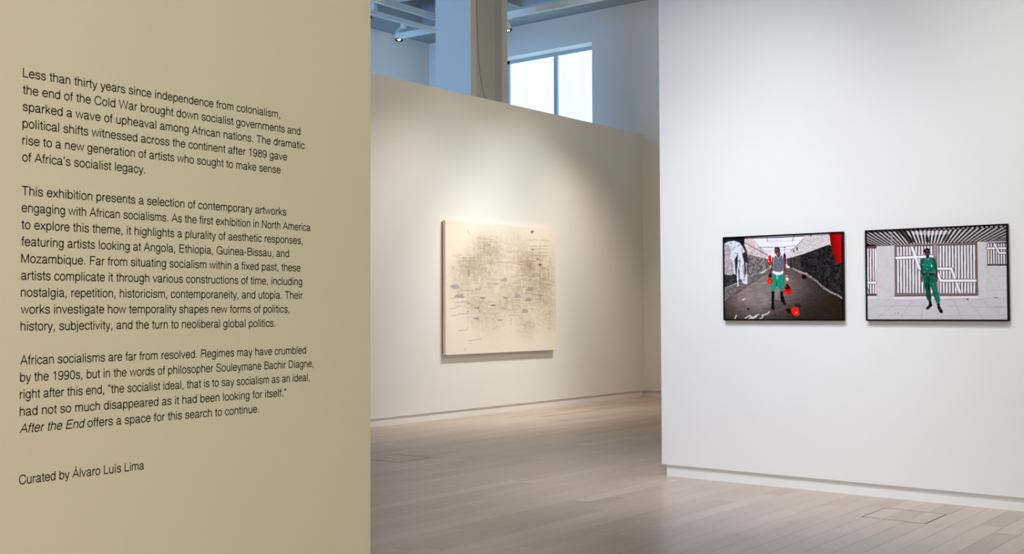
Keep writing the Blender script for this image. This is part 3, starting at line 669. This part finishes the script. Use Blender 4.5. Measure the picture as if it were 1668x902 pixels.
    P.poly([(275, 0), (400, 0), (435, 150), (430, 220), (455, 380), (478, 480), (440, 520), (390, 520), (355, 470), (335, 330), (300, 160)], (8, 78, 52)).poly([(360, 60), (435, 130), (440, 300), (470, 470), (440, 480), (415, 300)], (4, 40, 26), .8)
    P.poly([(510, 330), (560, 360), (600, 500), (600, 575), (565, 510)], GD, .8).line([(560, 380), (640, 490)], 1.2, (90, 176, 160), .7).line([(460, 60), (590, 300)], 1.6, (44, 132, 120), .6).poly([(590, 545), (690, 500), (690, 545), (640, 580), (595, 585)], (28, 130, 116))
    P.poly([(400, 520), (465, 515), (480, 590), (495, 640), (480, 665), (440, 690), (400, 735), (345, 738), (335, 700), (400, 640), (415, 590)], (14, 12, 14)).poly([(605, 590), (670, 570), (680, 660), (750, 770), (752, 810), (715, 830), (670, 810), (620, 700), (615, 650)], (14, 12, 14))
    P.ell(375, 716, 14, 10, (130, 120, 120), .8).ell(690, 730, 18, 34, (76, 72, 74), .7).ell(415, 650, 20, 34, (60, 56, 58), .6)
    P.t(*U5).poly([(255, 690), (330, 680), (560, 690), (575, 745), (560, 800), (575, 910), (285, 910), (265, 800)], (12, 96, 76)).poly([(360, 770), (430, 800), (440, 910), (380, 910)], (4, 40, 26), .6)
    P.poly([(250, 345), (330, 320), (400, 370), (450, 290), (500, 310), (560, 350), (600, 450), (625, 590), (620, 612), (560, 615), (565, 690), (480, 700), (400, 690), (330, 680), (260, 715), (215, 720), (222, 600), (235, 450)], (18, 116, 98))
    P.poly([(235, 345), (300, 325), (275, 400), (262, 600), (275, 690), (215, 720), (222, 560)], GD, .85).poly([(500, 320), (560, 350), (600, 450), (625, 600), (560, 610), (520, 450)], (8, 78, 56), .9).poly([(470, 300), (500, 310), (556, 352), (520, 350)], (8, 16, 14)).poly([(245, 345), (300, 320), (320, 322), (270, 350)], (8, 20, 16))
    P.line([(260, 690), (340, 620)], 1.6, (60, 170, 150), .5).line([(400, 640), (500, 560)], 1.8, GD, .8).line([(460, 690), (560, 660)], 1.6, (70, 176, 156), .5).line([(300, 580), (360, 660)], 1.4, GD, .6).line([(390, 380), (385, 680)], .8, (8, 72, 56), .7).line([(270, 380), (320, 370)], 1.0, (60, 170, 150), .5)
    P.ell(372, 490, 11, 11, (170, 200, 190)).ell(370, 585, 11, 11, (170, 200, 190)).poly([(248, 475), (300, 462), (290, 495), (258, 495)], (120, 190, 172), .8).poly([(465, 485), (492, 480), (498, 540), (475, 540)], (236, 240, 244)).line([(440, 430), (475, 485)], .6, (140, 180, 190), .8).line([(350, 330), (385, 372), (420, 330)], 1.2, (70, 130, 130), .8)
    P.poly([(255, 690), (330, 682), (565, 692), (560, 745), (330, 742), (262, 738)], (22, 30, 22)).ell(330, 722, 14, 16, (120, 130, 100)).ell(395, 722, 15, 18, (170, 140, 110)).ell(535, 722, 14, 14, (110, 60, 50), .8)
    # head and beret
    P.poly([(345, 270), (425, 255), (425, 310), (385, 345), (350, 320)], (58, 30, 30)).ell(375, 190, 60, 84, (54, 32, 34))
    P.poly([(270, 175), (295, 130), (340, 90), (385, 78), (425, 100), (438, 150), (400, 125), (345, 130), (318, 160), (310, 195), (285, 192)], (10, 8, 10)).ell(372, 142, 36, 12, (140, 112, 112), .7).ell(382, 215, 30, 22, (128, 98, 96), .8, soft=1.4).line([(330, 178), (365, 184)], 1.3, (14, 8, 10)).line([(390, 182), (430, 178)], 1.3, (14, 8, 10)).ell(378, 250, 24, 8, (40, 18, 20))
    return P

# ---- the big pale canvas: smudged drawing
def canvas_print():
    P = Pic([(724.7, 359.5), (904.5, 373.5), (903, 569.3), (724.7, 578.5)], 300, 330, 2, (238, 231, 220))
    x, y = P.x, P.y
    dens = np.zeros(x.shape)
    for cx, cy, rx, ry, a in ((792, 402, 22, 20, .75), (765, 430, 18, 16, .75), (800, 425, 26, 26, .45), (855, 430, 14, 20, .95), (840, 400, 22, 30, .38), (880, 440, 26, 36, .65),
                              (780, 455, 30, 26, .55), (840, 470, 30, 28, .60), (885, 480, 22, 32, .60), (775, 500, 16, 24, .55), (800, 520, 22, 26, .45), (855, 530, 18, 20, .60), (830, 495, 34, 18, .42), (748, 460, 18, 34, .38), (893, 520, 14, 24, .34)):
        dens += a * np.exp(-(((x - cx) / rx) ** 2 + ((y - cy) / ry) ** 2))
    hs = fbm(x * .10, y * 1.1, 41); vs = fbm(x * .9, y * .09, 42); bl = fbm(x * .25, y * .25, 43)
    k = np.clip(dens * (.30 + 1.1 * np.clip((hs + vs + bl) / 3 * 2.4 - .75, 0, 1)), 0, 1)
    P.blend(k * .66, (168, 151, 126))
    fine = np.clip(fbm(x * .35, y * 2.6, 44) * 2.2 - 1.15, 0, 1) + np.clip(fbm(x * 2.6, y * .35, 45) * 2.2 - 1.2, 0, 1)
    P.blend(np.clip(dens, 0, 1) * fine * .46, (114, 98, 77))
    # many short strokes where the drawing is dense
    r = random.Random(3)
    def strokes(n, boxes, L, ang, w, col, al):
        for i in range(n):
            x0, y0, x1, y1 = r.choice(boxes); a = r.uniform(x0, x1); b = r.uniform(y0, y1); l = r.uniform(*L); t = math.radians(r.gauss(*ang))
            m = (a + math.cos(t) * l * .5 + r.uniform(-1, 1), b + math.sin(t) * l * .5 + r.uniform(-.8, .8))
            P.line([(a, b), m, (a + math.cos(t) * l, b + math.sin(t) * l + r.uniform(-1, 1))], w, col, r.uniform(*al))
    P.T = (0, 0, 1)
    A = [(735, 415, 800, 450), (775, 385, 815, 425), (800, 415, 860, 470), (735, 450, 820, 500), (820, 460, 890, 510), (845, 410, 880, 445)]
    strokes(150, A, (3, 12), (4, 9), .35, (104, 88, 70), (.25, .6))
    strokes(70, A, (2, 7), (88, 14), .35, (120, 98, 72), (.2, .5))
    strokes(46, [(735, 450, 800, 500), (830, 420, 895, 500)], (8, 22), (5, 5), .4, (110, 98, 92), (.3, .6))
    strokes(26, [(760, 500, 900, 540)], (2, 9), (20, 40), .4, (120, 100, 80), (.3, .6))
    GY = (172, 169, 168)
    # grey flakes
    P.t(716, 460, 7.52)
    for q, c, a in (([(118, 60), (165, 35), (225, 30), (240, 85), (170, 92)], GY, .9), ([(165, 185), (205, 155), (280, 140), (290, 200), (215, 195)], GY, .9), ([(485, 190), (545, 185), (545, 208), (485, 205)], (150, 142, 140), .9),
                    ([(425, 82), (490, 82), (485, 98), (430, 98)], (168, 160, 156), .8), ([(612, 275), (672, 272), (676, 296), (616, 298)], (158, 152, 152), .9), ([(410, 312), (470, 308), (472, 330), (415, 326)], (150, 140, 138), .9),
                    ([(412, 436), (468, 434), (470, 460), (408, 458)], (156, 150, 154), .9), ([(700, 455), (752, 452), (752, 472), (702, 478)], GY, .85), ([(312, 262), (350, 245), (380, 270), (330, 275)], (160, 166, 148), .9)): P.poly(q, c, a)
    for q in ([(125, 208), (200, 190), (310, 186)], [(200, 262), (260, 245), (340, 238)], [(125, 332), (170, 325), (230, 302)], [(140, 415), (230, 400), (225, 390), (330, 392)], [(210, 128), (260, 122)], [(285, 106), (385, 108), (400, 116)], [(570, 22), (700, 28)], [(330, 150), (348, 178)], [(320, 375), (345, 350), (335, 390)], [(335, 430), (338, 450)], [(325, 578), (342, 552)], [(215, 595), (320, 585)], [(390, 485), (390, 508)], [(370, 735), (368, 758)], [(292, 828), (312, 806)], [(340, 720), (500, 690)], [(405, 190), (430, 240), (420, 225)], [(440, 260), (480, 340), (475, 370)]):
        P.line(q, .65, (98, 88, 82), .75)
    P.t(808, 460, 7.52)
    for q, c, a in (([(355, 105), (375, 55), (440, 60), (445, 100), (390, 110)], (150, 156, 144), .9), ([(210, 190), (225, 135), (285, 150), (290, 190)], (170, 162, 164), .9), ([(330, 235), (365, 180), (425, 205), (410, 232)], (158, 152, 150), .9),
                    ([(290, 375), (320, 320), (380, 345), (365, 372)], (162, 158, 166), .9), ([(52, 312), (112, 318), (100, 330), (58, 328)], (156, 148, 146), .85), ([(8, 455), (68, 460), (60, 472), (12, 476)], GY, .85), ([(75, 175), (125, 190), (120, 205), (80, 200)], (166, 152, 140), .8)): P.poly(q, c, a)
    for q in ([(140, 403), (260, 400)], [(440, 150), (620, 168)], [(330, 130), (450, 140), (560, 160)], [(565, 240), (605, 265)], [(545, 370), (575, 355)], [(415, 325), (430, 328)], [(490, 505), (510, 512)], [(615, 555), (650, 572)], [(495, 205), (525, 212)], [(170, 440), (165, 520)], [(360, 495), (440, 488)], [(480, 60), (580, 75), (655, 78)], [(500, 10), (620, 22)]):
        P.line(q, .65, (108, 94, 80), .7)
    P.t(716, 355, 8.2)
    for q in ([(368, 165), (400, 235)], [(310, 540), (390, 546), (470, 540)], [(235, 600), (330, 585), (400, 582)], [(650, 612), (740, 605), (820, 590)], [(480, 285), (560, 275), (640, 290)], [(610, 888), (760, 884)], [(500, 640), (560, 632), (590, 672)], [(470, 690), (560, 700)]): P.line(q, .6, (124, 104, 80), .7)
    P.poly([(362, 700), (400, 700), (392, 800), (370, 795)], (150, 144, 136), .8).poly([(160, 655), (190, 655), (185, 700), (160, 700)], (196, 184, 164), .6)
    P.t(808, 355, 8.2).poly([(446, 175), (480, 162), (505, 172), (485, 195), (468, 218), (462, 195)], (140, 132, 150), .95)
    for q in ([(415, 290), (470, 296)], [(475, 285), (540, 292)], [(595, 292), (700, 302)], [(460, 372), (540, 376)], [(590, 374), (685, 374)], [(490, 410), (560, 408), (680, 412)], [(470, 430), (560, 432)], [(380, 455), (520, 465), (660, 458)], [(500, 500), (660, 500)], [(560, 520), (640, 520)], [(535, 555), (625, 560)], [(160, 458), (320, 450)], [(0, 600), (160, 598), (330, 628)], [(575, 355), (577, 620), (572, 880)], [(590, 665), (620, 678), (700, 688)], [(350, 718), (490, 716)], [(410, 780), (580, 776)], [(560, 800), (700, 822)], [(330, 830), (600, 850)], [(560, 870), (720, 892)], [(470, 470), (472, 590)]):
        P.line(q, .6, (108, 92, 72), .72)
    P.ell(478, 420, 14, 9, (120, 104, 92), .9).ell(540, 550, 14, 10, (110, 98, 84), .9).poly([(545, 612), (600, 612), (592, 640), (570, 648)], (112, 102, 90), .9).ell(435, 640, 50, 70, (150, 118, 78), .45, soft=1.6).poly([(40, 830), (130, 800), (135, 850), (50, 855)], (168, 158, 146), .7)
    return P

PM = print_material('photo_paper', 0.5, 0.08)
CM = print_material('painted_canvas_surface', 0.8, 0.2)
def framed(x0, x1, z0, z1, pic, label, gain):
    D = 0.030; R = 0.0095; Y = 7.48 - .002
    t = thing('framed_photograph', label, 'photograph', 'framed photographs on the white wall')
    for b in ((x0, x1, z1 - R, z1), (x0, x1, z0, z0 + R)): box('frame_rail', 'frame', t, b[0], b[1], Y - D, Y, b[2], b[3], bevel=.0008)
    for a in (x0, x1 - R): box('frame_rail', 'frame', t, a, a + R, Y - D, Y, z0 + R, z1 - R, bevel=.0008)
    box('backing', 'frame', t, x0 + R, x1 - R, Y - .012, Y, z0 + R, z1 - R)
    pic.build('print', PM, (x0 + R, Y - .0225, z1 - R), (x1 - x0 - 2 * R, 0, 0), (0, 0, -(z1 - z0 - 2 * R)), t, gain)
framed(-3.941, -3.031, 1.178, 1.785, boxer_print(), 'black-framed photograph of a boxer in green shorts with red gloves, on the white wall', 1.0)
framed(-2.877, -1.9665, 1.178, 1.785, uniform_print(), 'black-framed photograph of a man in green uniform before a slatted gate, on the white wall', 1.0)

t = thing('canvas_painting', 'large pale stretched canvas with smudged brown marks and grey flakes', 'painting')
XF = -8.775; y0, y1, z0, z1 = 9.822, 11.985, 0.745, 2.310
canvas_print().build('painted_face', CM, (XF, y0, z1), (0, y1 - y0, 0), (0, 0, -(z1 - z0)), t)
box('canvas_edge', 'linen', t, XF - .042, XF - .0006, y0, y1, z0, z1)
box('stretcher', 'stretcher', t, -8.838, XF - .042, y0 + .012, y1 - .012, z0 + .012, z1 - .012)
# ---------------------------------------------------------------- wall text: a plain grotesque drawn as stroked centre lines
ADV = dict(zip('abcdefghijklmnopqrstuvwxyz', (556, 556, 500, 556, 556, 278, 556, 556, 222, 222, 500, 222, 833, 556, 556, 556, 556, 333, 500, 278, 556, 500, 722, 500, 500, 500)))
ADV.update({'A': 667, 'B': 667, 'C': 722, 'D': 722, 'E': 667, 'F': 611, 'G': 778, 'L': 556, 'M': 833, 'N': 722, 'R': 722, 'S': 667, 'T': 611, 'W': 944, 'Á': 667, 'í': 278, ' ': 278, '.': 278, ',': 278, '-': 333, '’': 222, '“': 333, '”': 333})
for c in '0123456789': ADV[c] = 556
def E_(cx, cy, rx, ry):
    k = .585
    return 'M %g %g C %g %g %g %g %g %g C %g %g %g %g %g %g C %g %g %g %g %g %g C %g %g %g %g %g %g Z' % (
        cx, cy + ry, cx + rx * k, cy + ry, cx + rx, cy + ry * k, cx + rx, cy, cx + rx, cy - ry * k, cx + rx * k, cy - ry, cx, cy - ry,
        cx - rx * k, cy - ry, cx - rx, cy - ry * k, cx - rx, cy, cx - rx, cy + ry * k, cx - rx * k, cy + ry, cx, cy + ry)
DOT = ' M %g 616 L %g 718'
GL = {
 'o': E_(278, 262, 206, 240),
 'n': 'M 103 0 L 103 523 M 103 330 C 103 440 180 501 280 501 C 395 501 453 450 453 345 L 453 0',
 'h': 'M 103 0 L 103 718 M 103 330 C 103 440 180 501 280 501 C 395 501 453 450 453 345 L 453 0',
 'm': 'M 102 0 L 102 523 M 102 340 C 102 440 170 501 260 501 C 360 501 417 460 417 360 L 417 0 M 417 340 C 417 440 485 501 575 501 C 675 501 731 460 731 360 L 731 0',
 'u': 'M 453 0 L 453 523 M 103 523 L 103 178 C 103 73 161 22 276 22 C 376 22 453 83 453 193',
 'r': 'M 103 0 L 103 523 M 103 290 C 103 420 185 492 325 486',
 'i': 'M 111 0 L 111 523' + DOT % (111, 111), 'l': 'M 111 0 L 111 718',
 'í': 'M 125 0 L 125 523 M 105 600 L 190 725',
 'j': 'M 111 523 L 111 -90 C 111 -160 80 -178 15 -172' + DOT % (111, 111),
 't': 'M 138 669 L 138 110 C 138 40 175 22 257 32 M 14 492 L 257 492',
 'f': 'M 131 0 L 131 590 C 131 665 170 692 262 684 M 14 492 L 262 492',
 'd': 'M 458 0 L 458 718 ' + E_(262, 262, 190, 240), 'b': 'M 98 0 L 98 718 ' + E_(294, 262, 190, 240),
 'p': 'M 98 -207 L 98 523 ' + E_(294, 262, 190, 240), 'q': 'M 458 -207 L 458 523 ' + E_(262, 262, 190, 240),
 'g': 'M 455 523 L 455 0 C 455 -120 385 -182 270 -182 C 170 -182 100 -145 88 -62 ' + E_(258, 272, 188, 230),
 'c': 'M 445 345 C 430 450 355 501 262 501 C 130 501 67 400 67 262 C 67 120 135 22 258 22 C 360 22 436 80 448 185',
 'e': 'M 72 280 L 482 280 C 482 420 400 501 283 501 C 145 501 73 405 73 262 C 73 120 145 22 280 22 C 385 22 450 70 472 155',
 'a': 'M 82 365 C 88 455 150 501 262 501 C 370 501 425 460 425 380 L 425 90 C 425 38 455 20 522 28 M 425 320 C 410 265 340 278 240 258 C 125 238 70 205 70 135 C 70 60 125 22 205 22 C 320 22 425 90 425 200',
 's': 'M 428 370 C 422 455 350 501 250 501 C 150 501 82 460 82 388 C 82 318 150 300 250 277 C 360 250 428 225 428 145 C 428 65 355 22 250 22 C 135 22 72 75 66 162',
 'k': 'M 103 0 L 103 718 M 440 505 L 110 190 M 215 285 L 448 15', 'v': 'M 42 510 L 250 30 L 458 510', 'w': 'M 38 510 L 200 36 L 361 500 L 522 36 L 684 510',
 'x': 'M 45 505 L 455 18 M 455 505 L 45 18', 'y': 'M 40 510 L 254 15 M 460 510 L 268 -20 C 235 -110 215 -180 90 -172', 'z': 'M 45 487 L 435 487 L 65 36 L 455 36',
 'A': 'M 36 14 L 333 690 L 631 14 M 130 245 L 536 245', 'Á': 'M 36 14 L 333 690 L 631 14 M 130 245 L 536 245 M 300 780 L 390 890',
 'B': 'M 118 0 L 118 718 M 118 680 L 370 680 C 500 680 558 625 558 535 C 558 440 495 388 385 388 L 118 388 M 385 388 C 530 388 595 318 595 214 C 595 100 520 38 385 38 L 118 38',
 'C': 'M 648 500 C 625 630 520 696 385 696 C 190 696 88 560 88 359 C 88 150 195 20 380 20 C 540 20 642 110 656 270',
 'D': 'M 122 0 L 122 718 M 122 680 L 310 680 C 535 680 636 570 636 359 C 636 150 535 38 310 38 L 122 38',
 'E': 'M 126 0 L 126 718 M 126 680 L 612 680 M 126 378 L 580 378 M 126 38 L 616 38', 'F': 'M 126 0 L 126 718 M 126 680 L 583 680 M 126 362 L 530 362',
 'G': 'M 660 515 C 620 640 520 696 405 696 C 205 696 88 560 88 355 C 88 150 210 20 400 20 C 560 20 670 110 670 335 M 425 335 L 706 335 M 690 320 L 690 0',
 'L': 'M 117 718 L 117 40 L 537 40', 'M': 'M 113 0 L 113 718 M 120 690 L 416 36 L 712 690 M 720 718 L 720 0', 'N': 'M 115 0 L 115 718 M 120 700 L 602 20 M 607 0 L 607 718',
 'R': 'M 126 0 L 126 718 M 126 680 L 430 680 C 560 680 616 620 616 530 C 616 425 555 372 440 372 L 126 372 M 440 372 C 570 365 600 320 603 220 C 606 110 605 60 645 5',
 'S': 'M 585 520 C 575 640 480 696 335 696 C 190 696 110 630 110 535 C 110 425 205 400 335 370 C 490 335 592 300 592 190 C 592 80 490 20 340 20 C 170 20 82 95 80 240',
 'T': 'M 21 680 L 590 680 M 305 680 L 305 0', 'W': 'M 56 705 L 240 40 L 472 690 L 704 40 L 888 705',
 '1': 'M 130 560 C 240 562 305 600 322 703 M 322 703 L 322 0', '0': E_(278, 342, 204, 325), '8': E_(278, 530, 168, 138) + ' ' + E_(278, 200, 204, 180),
 '9': E_(270, 470, 198, 198) + ' M 468 470 C 478 200 420 18 255 18 C 150 18 92 70 82 150',
 '.': 'M 138 0 L 138 102', ',': 'M 138 102 L 138 0 L 108 -118', '’': 'M 118 718 L 118 610 L 85 520', '“': 'M 100 520 L 100 630 L 130 718 M 222 520 L 222 630 L 252 718', '”': 'M 112 718 L 112 610 L 82 520 M 234 718 L 234 610 L 204 520',
 '-': 'M 44 275 L 289 275',
}
STEM = 90
def flatten(path):
    t = path.split(); i = 0; out = []; cur = None
    while i < len(t):
        c = t[i]
        if c == 'M': cur = [(float(t[i + 1]), float(t[i + 2]))]; out.append([cur, False]); i += 3
        elif c == 'L': cur.append((float(t[i + 1]), float(t[i + 2]))); i += 3
        elif c == 'C':
            p = [cur[-1]] + [(float(t[i + 1 + 2 * j]), float(t[i + 2 + 2 * j])) for j in range(3)]
            for s in range(1, 8):
                a = s / 7; b = 1 - a
                cur.append(tuple(b ** 3 * p[0][k] + 3 * b * b * a * p[1][k] + 3 * b * a * a * p[2][k] + a ** 3 * p[3][k] for k in (0, 1)))
            i += 7
        elif c == 'Z': out[-1][1] = True; i += 1
    return out
def ribbon(pts, closed, w):
    if closed and math.dist(pts[0], pts[-1]) < 1: pts = pts[:-1]
    n = len(pts); V = []
    for i in range(n):
        p = pts[i]; a = pts[i - 1] if (i or closed) else None; b = pts[(i + 1) % n] if (i < n - 1 or closed) else None
        d0 = None if a is None else ((p[0] - a[0]), (p[1] - a[1])); d1 = None if b is None else ((b[0] - p[0]), (b[1] - p[1]))
        d0 = d0 and (d0[0] / math.hypot(*d0), d0[1] / math.hypot(*d0)); d1 = d1 and (d1[0] / math.hypot(*d1), d1[1] / math.hypot(*d1))
        d0 = d0 or d1; d1 = d1 or d0
        n0 = (-d0[1], d0[0]); n1 = (-d1[1], d1[0]); m = (n0[0] + n1[0], n0[1] + n1[1]); l = math.hypot(*m)
        m = (m[0] / l, m[1] / l) if l > 1e-6 else n0
        k = w / 2 / max(m[0] * n0[0] + m[1] * n0[1], .5)
        V += [(p[0] + m[0] * k, p[1] + m[1] * k), (p[0] - m[0] * k, p[1] - m[1] * k)]
    F = [(2 * i, 2 * i + 1, 2 * ((i + 1) % n) + 1, 2 * ((i + 1) % n)) for i in range(n if closed else n - 1)]
    return V, F
GLYPH = {}
for ch, path in GL.items():
    V, F = [], []
    for pts, closed in flatten(path):
        w = STEM if ch not in '.,’“”' else 90
        v, f = ribbon(pts, closed, w); k = len(V); V += v; F += [tuple(q + k for q in g) for g in f]
    GLYPH[ch] = (V, F)
SIZE = 0.0320
LINES = [  # line number, where it ends along the wall (m), words
 (0, .7995, 'Less than thirty years since independence from colonialism,'), (1, .8781, 'the end of the Cold War brought down socialist governments and'),
 (2, .8954, 'sparked a wave of upheaval among African nations. The dramatic'), (3, .8273, 'political shifts witnessed across the continent after 1989 gave'),
 (4, .8027, 'rise to a new generation of artists who sought to make sense'), (5, .3429, 'of Africa’s socialist legacy.'),
 (7, .8246, 'This exhibition presents a selection of contemporary artworks'), (8, .9187, 'engaging with African socialisms. As the first exhibition in North America'),
 (9, .8876, 'to explore this theme, it highlights a plurality of aesthetic responses,'), (10, .8354, 'featuring artists looking at Angola, Ethiopia, Guinea-Bissau, and'),
 (11, .8799, 'Mozambique. Far from situating socialism within a fixed past, these'), (12, .8865, 'artists complicate it through various constructions of time, including'),
 (13, .8886, 'nostalgia, repetition, historicism, contemporaneity, and utopia. Their'), (14, .8374, 'works investigate how temporality shapes new forms of politics,'),
 (15, .7841, 'history, subjectivity, and the turn to neoliberal global politics.'),
 (17, .9024, 'African socialisms are far from resolved. Regimes may have crumbled'), (18, .9316, 'by the 1990s, but in the words of philosopher Souleymane Bachir Diagne,'),
 (19, .9162, 'right after this end, “the socialist ideal, that is to say socialism as an ideal,'), (20, .8259, 'had not so much disappeared as it had been looking for itself.”'),
 (21, .7248, 'After the End offers a space for this search to continue.'), (24, .3449, 'Curated by Álvaro Luís Lima')]
PARAS = [((0, 5), 'topmost paragraph of black lettering on the sand wall, beginning Less than thirty years'),
         ((7, 15), 'longest paragraph of black lettering on the sand wall, beginning This exhibition presents'),
         ((17, 21), 'paragraph of black lettering on the sand wall, beginning African socialisms'),
         ((24, 24), 'short credit line of black lettering low on the sand wall, beginning Curated by')]
for (a, b), label in PARAS:
    t = thing('wall_text', label, 'wall text', 'paragraphs lettered on the sand wall')
    for k, end, words in LINES:
        if not a <= k <= b: continue
        z = 1.8358 - .042 * k
        italic = len('After the End') if k == 21 else 0
        lsb = min(v[0] for v in GLYPH[words[0]][0]); rr = max(v[0] for v in GLYPH[words[-1]][0]) - ADV[words[-1]]
        tot = sum(ADV[c] for c in words) - lsb + rr
        sx = end / tot; V = []; F = []; x = -lsb
        for i, c in enumerate(words):
            if c != ' ':
                v, f = GLYPH[c]; q = len(V); sh = .21 if i < italic else 0
                for px, py in v:
                    s = (x + px + sh * py) * sx; s *= 1 - .024 * max(0.0, 1 - s / end) * min(1.0, end / .6); w = TP + TD * s + TN * .0008
                    V.append((w.x, w.y, z + py * SIZE / 1000))
                F += [tuple(j + q for j in g) for g in f]
            x += ADV[c]
        me = bpy.data.meshes.new('text_line'); me.from_pydata(V, [], F); me.materials.append(M['vinyl'])
        link('text_line', me, t)
